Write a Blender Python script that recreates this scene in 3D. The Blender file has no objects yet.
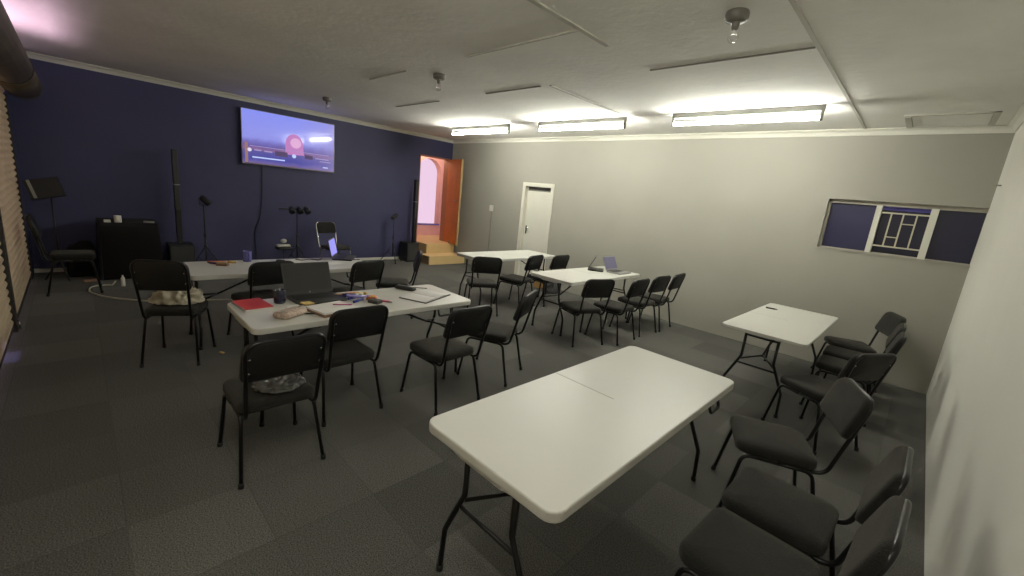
import bpy, bmesh, math, random
from math import sin, cos, pi, radians as R
from mathutils import Vector, Matrix, noise

S = bpy.context.scene
COL = S.collection
random.seed(7)

# ------------------------------------------------------------------ room numbers (metres)
XB, YC, XR, YS = -8.751, 6.576, 0.374, -0.62      # blue wall, cream wall, right wall, shutter-side wall
ZC, CORN = 2.90, 2.83                             # ceiling, underside of the coving
TZ = 0.74                                         # table height

# ------------------------------------------------------------------ materials
MATS = {}
def srgb(r, g, b):
    f = lambda c: (c/255)/12.92 if c/255 <= .04045 else ((c/255+.055)/1.055)**2.4
    return (f(r), f(g), f(b), 1)
def mat(name, col, rough=.6, metal=0, bump=0, bscale=80, var=0, vscale=6, emit=None, estr=0, spec=.5, coat=0, sheen=0, trans=0, alpha=1):
    if name in MATS: return MATS[name]
    m = bpy.data.materials.new(name); m.use_nodes = True
    nt = m.node_tree; b = nt.nodes['Principled BSDF']; L = nt.links
    b.inputs['Base Color'].default_value = col
    b.inputs['Roughness'].default_value = rough
    b.inputs['Metallic'].default_value = metal
    b.inputs['Specular IOR Level'].default_value = spec
    b.inputs['Coat Weight'].default_value = coat
    b.inputs['Sheen Weight'].default_value = sheen; b.inputs['Sheen Tint'].default_value = (1, .95, .8, 1)
    b.inputs['Transmission Weight'].default_value = trans
    b.inputs['Alpha'].default_value = alpha
    tc = nt.nodes.new('ShaderNodeTexCoord')
    if var:
        n = nt.nodes.new('ShaderNodeTexNoise'); n.inputs['Scale'].default_value = vscale; n.inputs['Detail'].default_value = 5
        mr = nt.nodes.new('ShaderNodeMapRange'); mr.inputs[1].default_value = .3; mr.inputs[2].default_value = .7
        mr.inputs[3].default_value = 1-var; mr.inputs[4].default_value = 1+var
        mx = nt.nodes.new('ShaderNodeMix'); mx.data_type = 'RGBA'; mx.blend_type = 'MULTIPLY'; mx.inputs[0].default_value = 1
        mx.inputs[6].default_value = col
        L.new(tc.outputs['Object'], n.inputs['Vector']); L.new(n.outputs['Fac'], mr.inputs[0])
        L.new(mr.outputs[0], mx.inputs[7]); L.new(mx.outputs[2], b.inputs['Base Color'])
    if bump:
        n = nt.nodes.new('ShaderNodeTexNoise'); n.inputs['Scale'].default_value = bscale; n.inputs['Detail'].default_value = 3
        bp = nt.nodes.new('ShaderNodeBump'); bp.inputs['Strength'].default_value = bump; bp.inputs['Distance'].default_value = .01
        L.new(tc.outputs['Object'], n.inputs['Vector']); L.new(n.outputs['Fac'], bp.inputs['Height']); L.new(bp.outputs[0], b.inputs['Normal'])
    if emit:
        b.inputs['Emission Color'].default_value = emit; b.inputs['Emission Strength'].default_value = estr
    MATS[name] = m
    return m

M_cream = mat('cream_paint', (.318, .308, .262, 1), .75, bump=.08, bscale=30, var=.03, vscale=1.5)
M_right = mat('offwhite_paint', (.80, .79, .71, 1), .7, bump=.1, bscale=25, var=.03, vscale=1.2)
M_blue = mat('navy_paint', (.045, .047, .115, 1), .6, bump=.08, bscale=40, var=.06, vscale=2)
M_ceil = mat('ceiling_board', (.88, .87, .82, 1), .9, bump=.35, bscale=14, var=.06, vscale=1.3)
M_strip = mat('cover_strip', (.55, .54, .48, 1), .8)
M_stripd = mat('board_gap', (.25, .24, .2, 1), .9)
M_corn = mat('coving', (.66, .65, .57, 1), .7)
M_white = mat('white_gloss_paint', (.66, .65, .56, 1), .4, var=.02)
M_top = mat('white_table_plastic', (.57, .565, .515, 1), .38, bump=.03, bscale=220, var=.015, vscale=3)
M_seam = mat('table_seam', (.36, .35, .30, 1), .6)
M_leg = mat('black_coated_steel', (.012, .012, .011, 1), .42, metal=.3)
M_frame = mat('black_chair_steel', (.010, .010, .010, 1), .32, metal=.35)
M_chrome = mat('chrome', (.6, .6, .6, 1), .15, metal=1)
M_fab = mat('charcoal_fabric', (.0145, .014, .0125, 1), .95, bump=.5, bscale=260, var=.25, vscale=120, spec=.25, sheen=.10)
M_vinyl = mat('black_vinyl', (.008, .008, .008, 1), .55, bump=.15, bscale=160)
M_rub = mat('black_rubber', (.01, .01, .01, 1), .8)
M_blk = mat('black_plastic', (.010, .010, .010, 1), .5)
M_cloth = mat('black_cloth', (.008, .008, .008, 1), .95, bump=.3, bscale=200)
M_dgrey = mat('dark_grey_plastic', (.035, .035, .033, 1), .45)
M_lgrey = mat('silver_plastic', (.30, .30, .29, 1), .4, metal=.4)
M_paper = mat('paper', (.70, .69, .66, 1), .8, var=.03)
M_red = mat('red_cover', (.48, .035, .028, 1), .5)
M_navy = mat('navy_glaze', (.012, .014, .04, 1), .2, coat=.5)
M_lilac = mat('blue_glaze', (.10, .10, .34, 1), .25, coat=.4)
M_brown = mat('brown_card', (.22, .13, .08, 1), .7)
M_pinkb = mat('mottled_pink_fabric', (.46, .36, .29, 1), .9, var=.35, vscale=60, bump=.3)
M_linen = mat('cream_cloth', (.50, .46, .36, 1), .95, bump=.4, bscale=90, var=.12, vscale=14, sheen=.3)
M_orange = mat('orange_brown_wood', (.56, .155, .022, 1), .55, var=.12, vscale=3)
M_orange_edge = mat('pale_wood_edge', (.40, .28, .12, 1), .6)
M_jamb = mat('pink_brown_lining', (.42, .19, .12, 1), .7)
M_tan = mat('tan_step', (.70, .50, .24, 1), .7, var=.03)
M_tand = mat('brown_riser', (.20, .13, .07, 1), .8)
M_pink = mat('pink_plaster', (.72, .42, .36, 1), .8, var=.04)
M_slat = mat('shutter_steel', (.56, .52, .34, 1), .5, metal=.1, var=.12, vscale=2.5)
M_rail = mat('dark_rail_steel', (.05, .048, .042, 1), .5, metal=.4)
M_barrel = mat('barrel_steel', (.13, .10, .065, 1), .45, metal=.5, var=.3, vscale=4, bump=.1)
M_tube = mat('lit_tube', (.9, .9, .8, 1), .5, emit=(1, .99, .89, 1), estr=155)
M_tube_dim = mat('lit_weaker_tube', (.9, .9, .8, 1), .5, emit=(1, .99, .89, 1), estr=84)  # same colour as lit_tube, weaker emission
M_fit = mat('grey_metal_batten', (.16, .16, .14, 1), .6)
M_glass = mat('clear_bulb_glass', (.9, .9, .88, 1), .05, trans=.85)
M_brass = mat('lamp_holder', (.17, .16, .135, 1), .5)
M_paneblue = mat('blue_painted_pane', (.017, .017, .058, 1), .35, var=.1, vscale=3)
M_panedark = mat('dark_blue_painted_pane', (.009, .009, .030, 1), .35, var=.1, vscale=3)
M_grey2 = mat('grey_conduit', (.22, .215, .185, 1), .6)
M_headshade = mat('door_head_shade', (.20, .19, .17, 1), .7)  # grey for the shade in the door recess
M_bars = mat('cream_steel_bar', (.55, .52, .38, 1), .5)
M_reveal = mat('window_reveal_plaster', (.40, .38, .31, 1), .8, var=.08, vscale=10)
M_lapscreen_off = mat('dark_matt_screen', (.022, .022, .020, 1), .35)
M_lapscreen_on = mat('lit_lilac_screen', (.02, .02, .03, 1), .4, emit=(.12, .11, .16, 1), estr=.9)
M_lapscreen_v = mat('lit_violet_screen', (.02, .02, .03, 1), .4, emit=(.28, .27, .80, 1), estr=1.1)
M_wht = mat('white_plastic', (.62, .61, .55, 1), .4)
M_yel = mat('yellow_paper', (.62, .45, .15, 1), .8)
M_bag = mat('grey_nylon', (.05, .05, .052, 1), .7, var=.3, vscale=25, bump=.3)
M_film = mat('smoky_plastic_film', (.075, .075, .07, 1), .25, bump=.5, bscale=25)
M_ext = mat('white_cable', (.5, .48, .38, 1), .5)

def carpet():
    m = bpy.data.materials.new('carpet_tiles'); m.use_nodes = True; nt = m.node_tree; L = nt.links; N = nt.nodes
    b = N['Principled BSDF']; b.inputs['Roughness'].default_value = .97; b.inputs['Sheen Weight'].default_value = .05; b.inputs['Sheen Roughness'].default_value = .5; b.inputs['Specular IOR Level'].default_value = .15
    tc = N.new('ShaderNodeTexCoord'); mp = N.new('ShaderNodeMapping'); L.new(tc.outputs['Object'], mp.inputs[0])
    mp.inputs['Location'].default_value = (1.8, -.06, 0); mp.inputs['Scale'].default_value = (2, 2, 2)
    fl = N.new('ShaderNodeVectorMath'); fl.operation = 'FLOOR'; L.new(mp.outputs[0], fl.inputs[0])
    wn = N.new('ShaderNodeTexWhiteNoise'); wn.noise_dimensions = '2D'; L.new(fl.outputs[0], wn.inputs['Vector'])
    fr = N.new('ShaderNodeVectorMath'); fr.operation = 'FRACTION'; L.new(mp.outputs[0], fr.inputs[0])
    sx = N.new('ShaderNodeSeparateXYZ'); L.new(fr.outputs[0], sx.inputs[0])
    # pile running along x or y, quarter-turned tile by tile
    st = N.new('ShaderNodeMath'); st.operation = 'GREATER_THAN'; st.inputs[1].default_value = .55; L.new(wn.outputs['Value'], st.inputs[0])
    ram = N.new('ShaderNodeValToRGB'); ram.color_ramp.interpolation = 'LINEAR'
    e = ram.color_ramp.elements; e[0].position = 0; e[0].color = (.066, .065, .058, 1); e[1].position = 1; e[1].color = (.100, .098, .088, 1)
    L.new(wn.outputs['Value'], ram.inputs[0])
    n1 = N.new('ShaderNodeTexNoise'); n1.inputs['Scale'].default_value = 150; n1.inputs['Detail'].default_value = 4; n1.inputs['Roughness'].default_value = .75; L.new(tc.outputs['Object'], n1.inputs['Vector'])
    mr = N.new('ShaderNodeMapRange'); mr.inputs[1].default_value = .3; mr.inputs[2].default_value = .7; mr.inputs[3].default_value = -.1; mr.inputs[4].default_value = 2.1
    L.new(n1.outputs['Fac'], mr.inputs[0])
    mx = N.new('ShaderNodeMix'); mx.data_type = 'RGBA'; mx.blend_type = 'MULTIPLY'; mx.inputs[0].default_value = 1
    L.new(ram.outputs[0], mx.inputs[6]); L.new(mr.outputs[0], mx.inputs[7])
    # joints between tiles
    def edge(out):
        a = N.new('ShaderNodeMath'); a.operation = 'LESS_THAN'; a.inputs[1].default_value = .014; L.new(out, a.inputs[0]); return a
    ex, ey = edge(sx.outputs[0]), edge(sx.outputs[1])
    mm = N.new('ShaderNodeMath'); mm.operation = 'MAXIMUM'; L.new(ex.outputs[0], mm.inputs[0]); L.new(ey.outputs[0], mm.inputs[1])
    ms = N.new('ShaderNodeMath'); ms.operation = 'MULTIPLY'; ms.inputs[1].default_value = .45; L.new(mm.outputs[0], ms.inputs[0])
    m2 = N.new('ShaderNodeMix'); m2.data_type = 'RGBA'; m2.inputs[7].default_value = (.05, .05, .045, 1)
    L.new(ms.outputs[0], m2.inputs[0]); L.new(mx.outputs[2], m2.inputs[6]); L.new(m2.outputs[2], b.inputs['Base Color'])
    bp = N.new('ShaderNodeBump'); bp.inputs['Strength'].default_value = .6; bp.inputs['Distance'].default_value = .006
    L.new(n1.outputs['Fac'], bp.inputs['Height']); L.new(bp.outputs[0], b.inputs['Normal'])
    return m
M_carpet = carpet()

# ------------------------------------------------------------------ mesh helpers
def v3(p): return Vector(p)
def box(bm, x0, x1, y0, y1, z0, z1):
    vs = [bm.verts.new((x, y, z)) for x in (x0, x1) for y in (y0, y1) for z in (z0, z1)]
    for f in ((0, 1, 3, 2), (4, 6, 7, 5), (0, 4, 5, 1), (2, 3, 7, 6), (0, 2, 6, 4), (1, 5, 7, 3)):
        bm.faces.new([vs[i] for i in f])
    return vs
def fillet(pts, r, n=5):
    pts = [v3(p) for p in pts]; out = [pts[0]]
    for i in range(1, len(pts)-1):
        p, a, b = pts[i], pts[i-1]-pts[i], pts[i+1]-pts[i]
        la, lb = a.length, b.length; a.normalize(); b.normalize()
        ang = a.angle(b)
        if ang > pi-.02: out.append(p); continue
        d = min(r/math.tan(ang/2), la*.48, lb*.48)
        p0, p1 = p+a*d, p+b*d
        for k in range(n+1):
            t = k/n; out.append(p0*(1-t)**2 + p*2*t*(1-t) + p1*t*t)
    out.append(pts[-1]); return out
def catmull(pts, n=6):
    P = [v3(p) for p in pts]; P = [P[0]*2-P[1]]+P+[P[-1]*2-P[-2]]; out = []
    for i in range(1, len(P)-2):
        for k in range(n):
            t = k/n; a, b, c, d = P[i-1:i+3]
            out.append(.5*((2*b)+(c-a)*t+(2*a-5*b+4*c-d)*t*t+(3*b-a-3*c+d)*t**3))
    out.append(P[-2]); return out
def tube(bm, pts, r, seg=8, caps=True):
    pts = [v3(p) for p in pts]; n = len(pts)
    T = [(pts[min(i+1, n-1)]-pts[max(i-1, 0)]).normalized() for i in range(n)]
    ref = Vector((0, 0, 1)) if abs(T[0].z) < .9 else Vector((1, 0, 0))
    N = (ref-T[0]*ref.dot(T[0])).normalized(); rings = []
    for i in range(n):
        if i: N = (N-T[i]*N.dot(T[i])).normalized()
        B = T[i].cross(N); rr = r[i] if isinstance(r, (list, tuple)) else r
        rings.append([bm.verts.new(pts[i]+(N*cos(2*pi*k/seg)+B*sin(2*pi*k/seg))*rr) for k in range(seg)])
    for a, b in zip(rings, rings[1:]):
        for k in range(seg): bm.faces.new((a[k], a[(k+1) % seg], b[(k+1) % seg], b[k])).smooth = True
    if caps: bm.faces.new(rings[0][::-1]); bm.faces.new(rings[-1])
def lathe(bm, prof, cx=0, cy=0, seg=20):
    rings = []
    for r, z in prof:
        rings.append([bm.verts.new((cx+r*cos(2*pi*k/seg), cy+r*sin(2*pi*k/seg), z)) for k in range(seg)])
    for a, b in zip(rings, rings[1:]):
        for k in range(seg): bm.faces.new((a[k], a[(k+1) % seg], b[(k+1) % seg], b[k])).smooth = True
    bm.faces.new(rings[0][::-1]); bm.faces.new(rings[-1])
def rr(w, h, radii, n=5):
    """rounded rectangle outline, radii for (+,+), (-,+), (-,-), (+,-)"""
    if not isinstance(radii, (list, tuple)): radii = (radii,)*4
    out = []
    for (sx, sy, a0), r in zip(((1, 1, 0), (-1, 1, 90), (-1, -1, 180), (1, -1, 270)), radii):
        r = max(r, .0005); cx, cy = sx*(w/2-r), sy*(h/2-r)
        for k in range(n+1):
            a = R(a0+90*k/n); out.append((cx+r*cos(a), cy+r*sin(a)))
    return out
def pad(bm, w, h, radii, layers, xf=None, smooth=True, n=5, crown=0):
    """stack of rounded rectangles: layers are (inset, height)"""
    if not isinstance(radii, (list, tuple)): radii = (radii,)*4
    xf = xf or (lambda p: p); rings = []
    for ins, z in layers:
        o = rr(w-2*ins, h-2*ins, [max(r-ins, .002) for r in radii], n)
        rings.append([bm.verts.new(xf(Vector((x, y, z)))) for x, y in o])
    m = len(rings[0])
    for a, b in zip(rings, rings[1:]):
        for k in range(m): bm.faces.new((a[k], a[(k+1) % m], b[(k+1) % m], b[k])).smooth = smooth
    c0 = bm.verts.new(xf(Vector((0, 0, layers[0][1])))); c1 = bm.verts.new(xf(Vector((0, 0, layers[-1][1]+crown))))
    for k in range(m):
        bm.faces.new((c0, rings[0][(k+1) % m], rings[0][k])).smooth = smooth and crown > 0
        bm.faces.new((c1, rings[-1][k], rings[-1][(k+1) % m])).smooth = smooth and crown > 0
def prism(bm, outline, axis, a0, a1):
    """outline of 2D points extruded along an axis ('x': (y,z), 'y': (x,z), 'z': (x,y))"""
    f = {'x': lambda p, a: (a, p[0], p[1]), 'y': lambda p, a: (p[0], a, p[1]), 'z': lambda p, a: (p[0], p[1], a)}[axis]
    A = [bm.verts.new(f(p, a0)) for p in outline]; B = [bm.verts.new(f(p, a1)) for p in outline]; n = len(outline)
    for k in range(n): bm.faces.new((A[k], A[(k+1) % n], B[(k+1) % n], B[k]))
    bm.faces.new(A[::-1]); bm.faces.new(B)
def obj(name, bm, m, parent=None, bevel=0, loc=None, rotz=0):
    bmesh.ops.recalc_face_normals(bm, faces=bm.faces)
    me = bpy.data.meshes.new(name); bm.to_mesh(me); bm.free(); me.materials.append(m)
    o = bpy.data.objects.new(name, me); COL.objects.link(o)
    if parent: o.parent = parent
    if loc: o.location = loc
    if rotz: o.rotation_euler = (0, 0, rotz)
    if bevel:
        b = o.modifiers.new('bevel', 'BEVEL'); b.width = bevel; b.segments = 2; b.limit_method = 'ANGLE'
    return o
def tag(o, label, cat, group=None, kind=None):
    o['label'] = label; o['category'] = cat
    if group: o['group'] = group
    if kind: o['kind'] = kind
    return o
def thing(name, label, cat, loc=(0, 0, 0), rotz=0, group=None):
    o = bpy.data.objects.new(name, None); COL.objects.link(o)
    o.empty_display_size = .1; o.location = loc; o.rotation_euler = (0, 0, rotz)
    return tag(o, label, cat, group)
def copy_tree(o, parent=None):
    kids = list(o.children); c = o.copy(); COL.objects.link(c)
    if parent: c.parent = parent
    for k in kids: copy_tree(k, c)
    return c
def B(): return bmesh.new()
def bx(name, m, parent, *a, bevel=0, label=None):
    b = B(); box(b, *a); o = obj(name, b, m, parent, bevel)
    if label: o['label'] = label
    return o
def struct(name, bm, m, label, cat, parent=None):
    o = obj(name, bm, m, parent)
    if parent is None: tag(o, label, cat, kind='structure')
    return o

# ------------------------------------------------------------------ the setting
b = B(); box(b, XB-.2, XR+.2, YS-.9, YC+.2, -.12, 0); struct('floor', b, M_carpet, 'dark charcoal carpet tile floor across the whole room', 'floor')
b = B(); box(b, XB-.2, XR+.2, YS-.2, YC+.2, ZC, ZC+.12); struct('ceiling', b, M_ceil, 'off-white board ceiling with cover strips over its joints', 'ceiling')
# blue wall with its doorway
DY0, DY1, DZ0, DZ1 = 5.66, 6.50, .0, 2.44
b = B(); box(b, XB-.2, XB, YS-.2, DY0, 0, ZC); box(b, XB-.2, XB, DY1, YC+.2, 0, ZC); box(b, XB-.2, XB, DY0, DY1, DZ1, ZC)
struct('wall_left', b, M_blue, 'navy blue wall behind the screen and speakers', 'wall')
# cream wall with a window opening and a door opening
WX0, WX1, WZ0, WZ1 = -.985, XR, 1.49, 2.09
PX0, PX1, PZ = -6.17, -5.455, 1.965
b = B()
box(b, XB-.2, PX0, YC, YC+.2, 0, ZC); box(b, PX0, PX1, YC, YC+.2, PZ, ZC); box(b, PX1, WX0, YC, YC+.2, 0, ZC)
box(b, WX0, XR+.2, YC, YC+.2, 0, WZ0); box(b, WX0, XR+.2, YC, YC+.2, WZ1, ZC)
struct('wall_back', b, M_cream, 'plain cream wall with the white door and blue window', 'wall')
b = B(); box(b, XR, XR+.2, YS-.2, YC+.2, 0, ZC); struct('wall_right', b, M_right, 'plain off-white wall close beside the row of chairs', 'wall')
# shutter-side wall: a narrow navy pier by the blue wall and another past the shutter
b = B(); box(b, XB, -8.36, YS-.2, YS+.1, 0, ZC); struct('wall_front', b, M_blue, 'narrow navy pier between blue wall and roller shutter', 'wall')
# coving
def coving(bm, pts_axis, axis, a0, a1): prism(bm, pts_axis, axis, a0, a1)
def cov_profile(w, s):   # w = wall coordinate, s = direction into the room
    return [(w, CORN), (w+s*.010, CORN), (w+s*.018, CORN+.018), (w+s*.036, CORN+.042), (w+s*.062, CORN+.056), (w+s*.070, CORN+.060), (w+s*.070, ZC), (w, ZC)]
b = B(); prism(b, cov_profile(XB, 1), 'y', YS, YC); struct('trim_1', b, M_corn, 'white coving along the top of the blue wall', 'coving')
b = B(); prism(b, cov_profile(YC, -1), 'x', XB, XR); struct('trim_2', b, M_corn, 'white coving along the top of the cream wall', 'coving')
b = B(); prism(b, cov_profile(XR, -1), 'y', YS, YC); struct('trim_3', b, M_corn, 'white coving along the top of the right wall', 'coving')
b = B(); box(b, XB, XB+.018, YS+.1, DY0-.02, 0, .055); struct('baseboard_left', b, M_white, 'low white skirting strip at the foot of the blue wall', 'baseboard')
# ceiling cover strips and sagging board joints
def strip(n, x0, x1, y0, y1, label, m=None, t=.010):
    b = B(); box(b, x0, x1, y0, y1, ZC-t, ZC+.002); struct('trim_%d' % n, b, m or M_strip, label, 'ceiling strip')
strip(4, -.815, -.788, .6, YC-.07, 'long raised cover strip across the ceiling right of the bulb', t=.007)
strip(5, -2.05, -2.01, 1.2, 2.9, 'short ceiling joint strip left of the big bulb fitting')
strip(6, -3.28, -2.05, 2.535, 2.56, 'ceiling joint line between the two nearer bulb fittings', t=.012)
strip(7, -2.02, -.82, 3.555, 3.570, 'dark ceiling joint line just past the big bulb fitting', M_stripd, .008)
strip(8, -5.1, -4.29, 2.54, 2.56, 'ceiling joint line left of the middle bulb fitting')
strip(9, -4.18, -3.30, 3.57, 3.592, 'dark ceiling joint line past the middle bulb fitting', M_stripd, .008)
strip(10, -6.35, -5.20, 3.61, 3.63, 'faint ceiling joint line in front of the blue wall', M_stripd, .006)
strip(11, -3.19, -3.16, 3.6, 5.12, 'ceiling joint strip running to the middle tube light')
# ceiling hatch in the far right corner
b = B(); box(b, -.44, -.39, 5.92, 6.50, ZC-.014, ZC+.002); box(b, .17, .215, 5.86, 6.50, ZC-.014, ZC+.002); box(b, -.44, .215, 5.86, 5.90, ZC-.012, ZC+.002); box(b, -.40, .18, 6.46, 6.50, ZC-.012, ZC+.002)
hf = struct('trim_12', b, M_strip, 'framed ceiling hatch in the corner above the window', 'ceiling hatch')
bx('hatch_board', M_ceil, hf, -.385, .165, 5.905, 6.455, ZC-.006, ZC+.001)

# white door in the cream wall
b = B()
box(b, -6.235, PX0+.014, YC-.018, YC+.12, 0, 2.03); box(b, PX1-.014, -5.395, YC-.018, YC+.12, 0, 2.03); box(b, PX0, PX1, YC-.018, YC+.12, PZ-.012, 2.03)
d1 = struct('door_1', b, M_white, 'closed white door in the cream wall behind the far table', 'door')
bx('door_leaf', M_white, d1, PX0+.014, PX1-.014, YC+.065, YC+.115, .01, PZ-.10, bevel=.003)
bx('transom_shade', M_headshade, d1, PX0+.01, PX1-.01, YC+.085, YC+.118, PZ-.11, PZ-.005)  # grey strip, paints in the shade under the door head
b = B(); pad(b, .045, .17, .012, [(.002, 0), (0, .004), (0, .010), (.003, .012)], lambda p: Vector((PX0+.075+p.x, YC+.065-p.z, 1.06+p.y)), False)
hp = obj('handle_plate', b, M_chrome, d1)
b = B(); tube(b, fillet([(PX0+.075, YC+.066, 1.09), (PX0+.075, YC+.025, 1.09), (PX0+.19, YC+.025, 1.09)], .015), .009); obj('door_handle', b, M_chrome, hp)

# orange door leaf, open into the room, with frame in the blue wall
b = B()
fr = .05
box(b, XB-.205, XB+.008, DY0-.008, DY0+.012, .42, DZ1); box(b, XB-.205, XB+.008, DY1-.012, DY1+.008, .42, DZ1); box(b, XB-.205, XB+.008, DY0-.008, DY1+.008, DZ1-.012, DZ1+.012)
d2 = struct('door_2', b, M_jamb, 'orange-brown wooden door standing open beside the bright doorway', 'door')
hx, hy = XB+.02, 6.475; fx, fy = -7.985, 6.30
wl = math.hypot(fx-hx, fy-hy); aw = math.atan2(fy-hy, fx-hx)
lf = bpy.data.objects.new('door_leaf', None)
b = B(); box(b, 0, wl, -.02, .02, .0, 2.0)
leaf = obj('door_leaf', b, M_orange, d2, .003, (hx, hy, .43), aw)
b = B(); box(b, wl+.001, wl+.012, -.022, .022, 0, 2.0); e = obj('edge_lipping', b, M_orange_edge, leaf); e['label'] = 'pale edge strip'
b = B(); tube(b, fillet([(wl-.07, -.02, 1.05), (wl-.07, -.06, 1.05), (wl-.17, -.06, 1.05)], .015), .009); obj('door_handle', b, M_brass, leaf)
b = B(); tube(b, [(wl*.45, -.03, -.02), (wl*.45, -.03, .06)], .012); obj('floor_bolt', b, M_brass, leaf)
# steps up to the doorway
t = thing('entrance_steps', 'tan wooden steps rising to the open orange door', 'steps', (XB, 6.0, 0))
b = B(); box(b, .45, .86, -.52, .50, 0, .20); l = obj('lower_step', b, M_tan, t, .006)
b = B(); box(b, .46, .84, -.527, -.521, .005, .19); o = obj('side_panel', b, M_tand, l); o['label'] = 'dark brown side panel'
b = B(); box(b, .002, .45, -.335, .47, 0, .42); obj('upper_step', b, M_tan, t, .006)
# the passage beyond the doorway
b = B(); box(b, -11.2, XB-.2, 4.6, 8.6, .30, .42); box(b, XB-.2, XB, DY0+.036, DY1-.036, .40, .421)
struct('floor_passage', b, M_tan, 'tan floor of the passage beyond the open door', 'floor')
PX = -9.90; AY0, AY1, AZ0, AZS = 6.33, 7.10, .735, 2.10
outline_hole = [(AY0, AZ0)]; ac = (AY0+AY1)/2; ar = (AY1-AY0)/2
arch = [(AY0, AZ0)] + [(ac-ar*cos(pi*k/20), AZS+ar*sin(pi*k/20)) for k in range(21)] + [(AY1, AZ0)]
b = B()
ar_out = [(4.6, .42), (4.6, AZ0)]
# wall around the arch: pieces left, right, below, and a fan of quads above
box(b, PX-.2, PX, 4.6, AY0, .42, 3.1); box(b, PX-.2, PX, AY1, 8.6, .42, 3.1); box(b, PX-.2, PX, AY0, AY1, .42, AZ0)
for k in range(20):
    (y0, z0), (y1, z1) = arch[1+k], arch[2+k]
    prism(b, [(y0, z0), (y1, z1), (y1, 3.1), (y0, 3.1)], 'x', PX-.2, PX)
struct('wall_passage', b, M_pink, 'pink plaster passage wall with an arched window opening', 'wall')
b = B(); box(b, PX-.2, XB-.2, 8.4, 8.6, .42, 3.1); box(b, PX-.2, XB-.2, 4.6, 4.8, .42, 3.1); struct('wall_passage_end', b, M_pink, 'pink end wall of the passage beyond the door', 'wall')
b = B(); box(b, PX-.2, XB-.2, 4.6, 8.6, 3.1, 3.2); struct('ceiling_passage', b, M_corn, 'pale ceiling of the passage beyond the open door', 'ceiling')
b = B(); box(b, PX-.10, PX+.03, AY0-.02, AY1+.02, AZ0-.03, AZ0+.01); struct('window_2', b, M_lilac, 'blue sill of the bright arched window past the doorway', 'window')

# the blue window with burglar bars
b = B()
y0 = YC
box(b, WX0, WX0+.028, YC+.06, YC+.15, WZ0, WZ1); box(b, WX0, XR, YC+.06, YC+.15, WZ1-.045, WZ1); box(b, WX0, XR, YC+.06, YC+.15, WZ0-.005, WZ0+.012)
w1 = struct('window_1', b, M_reveal, 'wide low window with blue panes in the far right corner', 'window')
o = bx('mullion', M_white, w1, -.515, -.462, YC+.04, YC+.15, WZ0, WZ1-.04); o = bx('mullion', M_white, w1, -.045, .018, YC+.04, YC+.15, WZ0, WZ1-.04)
o = bx('window_pane', M_paneblue, w1, WX0+.02, -.515, YC+.10, YC+.12, WZ0, WZ1); o['label'] = 'left blue pane'
o = bx('window_pane', M_panedark, w1, .018, XR, YC+.10, YC+.12, WZ0, WZ1); o['label'] = 'dark blue right pane'
o = bx('window_pane', M_panedark, w1, -.462, -.045, YC+.14, YC+.15, WZ0, WZ1); o['label'] = 'blue middle pane behind bars'
bx('pane_edge', mat('bright_blue_edge', (.10, .09, .40, 1), .5), w1, -.462, -.045, YC+.12, YC+.138, WZ1-.085, WZ1-.045)
b = B(); yb = YC+.055; rb = .0065
for z in (1.97, 1.585): box(b, -.475, -.03, yb-.008, yb+.008, z-.008, z+.008)
for x in (-.365, -.26, -.145): box(b, x-.007, x+.007, yb-.006, yb+.006, 1.585, 1.97)
box(b, -.26, -.145, yb-.006, yb+.006, 1.85, 1.862); box(b, -.365, -.26, yb-.006, yb+.006, 1.69, 1.702)
g = obj('burglar_bars', b, M_bars, w1); g['label'] = 'cream steel bars over the middle pane'
b = B(); box(b, WX0-.01, XR, YC-.012, YC+.06, WZ0-.02, WZ0); obj('window_sill', b, M_cream, w1)

# ------------------------------------------------------------------ roller shutter (side opposite the cream wall)
def slats(x0, x1, z0, z1):
    bm = B(); pitch = .075; n = int((z1-z0)/pitch)
    prof = []
    for i in range(n):
        zz = z0+i*pitch
        for k in range(6):
            tt = k/6; prof.append((-.54+.017*sin(pi*tt), zz+pitch*tt*.94))
        prof.append((-.542, zz+pitch*.95))
    prof.append((-.54, z0+n*pitch))
    A = [bm.verts.new((x0, y, z)) for y, z in prof]; Bv = [bm.verts.new((x1, y, z)) for y, z in prof]
    for k in range(len(prof)-1): bm.faces.new((A[k], Bv[k], Bv[k+1], A[k+1]))
    r = bmesh.ops.solidify(bm, geom=bm.faces[:], thickness=.004)
    return bm
sh = thing('roller_shutter', 'far cream steel roller shutter curtain next to the blue wall', 'roller shutter', (0, 0, 0), group='roller shutter curtains')
obj('slat_curtain', slats(-8.30, -6.02, .06, 2.42), M_slat, sh); bx('bottom_bar', M_rail, sh, -8.30, -6.02, -.56, -.525, .02, .075)
bx('guide_rail', M_rail, sh, -8.36, -8.29, -.585, -.515, 0, 2.3)
sh2 = thing('roller_shutter', 'near cream steel roller shutter curtain at the left edge', 'roller shutter', (0, 0, 0), group='roller shutter curtains')
obj('slat_curtain', slats(-5.88, .25, .06, 2.42), M_slat, sh2); bx('bottom_bar', M_rail, sh2, -5.88, .25, -.56, -.525, .045, .09)
gp = thing('shutter_post', 'dark steel post between the two shutter curtains', 'post', (-5.95, -.52, 0))
bx('channel', M_rail, gp, -.075, .075, -.03, .012, 0, 2.42, bevel=.004)
b = B(); tube(b, catmull([(.05, .02, .11), (.09, .03, .10), (.10, .035, .07), (.06, .03, .06), (.05, .03, .035), (.10, .035, .03)], 5), .006); o = obj('lock_hook', b, M_chrome, gp); o['label'] = 'bright steel lock hook at the foot'
br = thing('shutter_barrel', 'brown steel shutter barrel rolled up under the ceiling at left', 'shutter barrel', (0, 0, 0))
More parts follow.
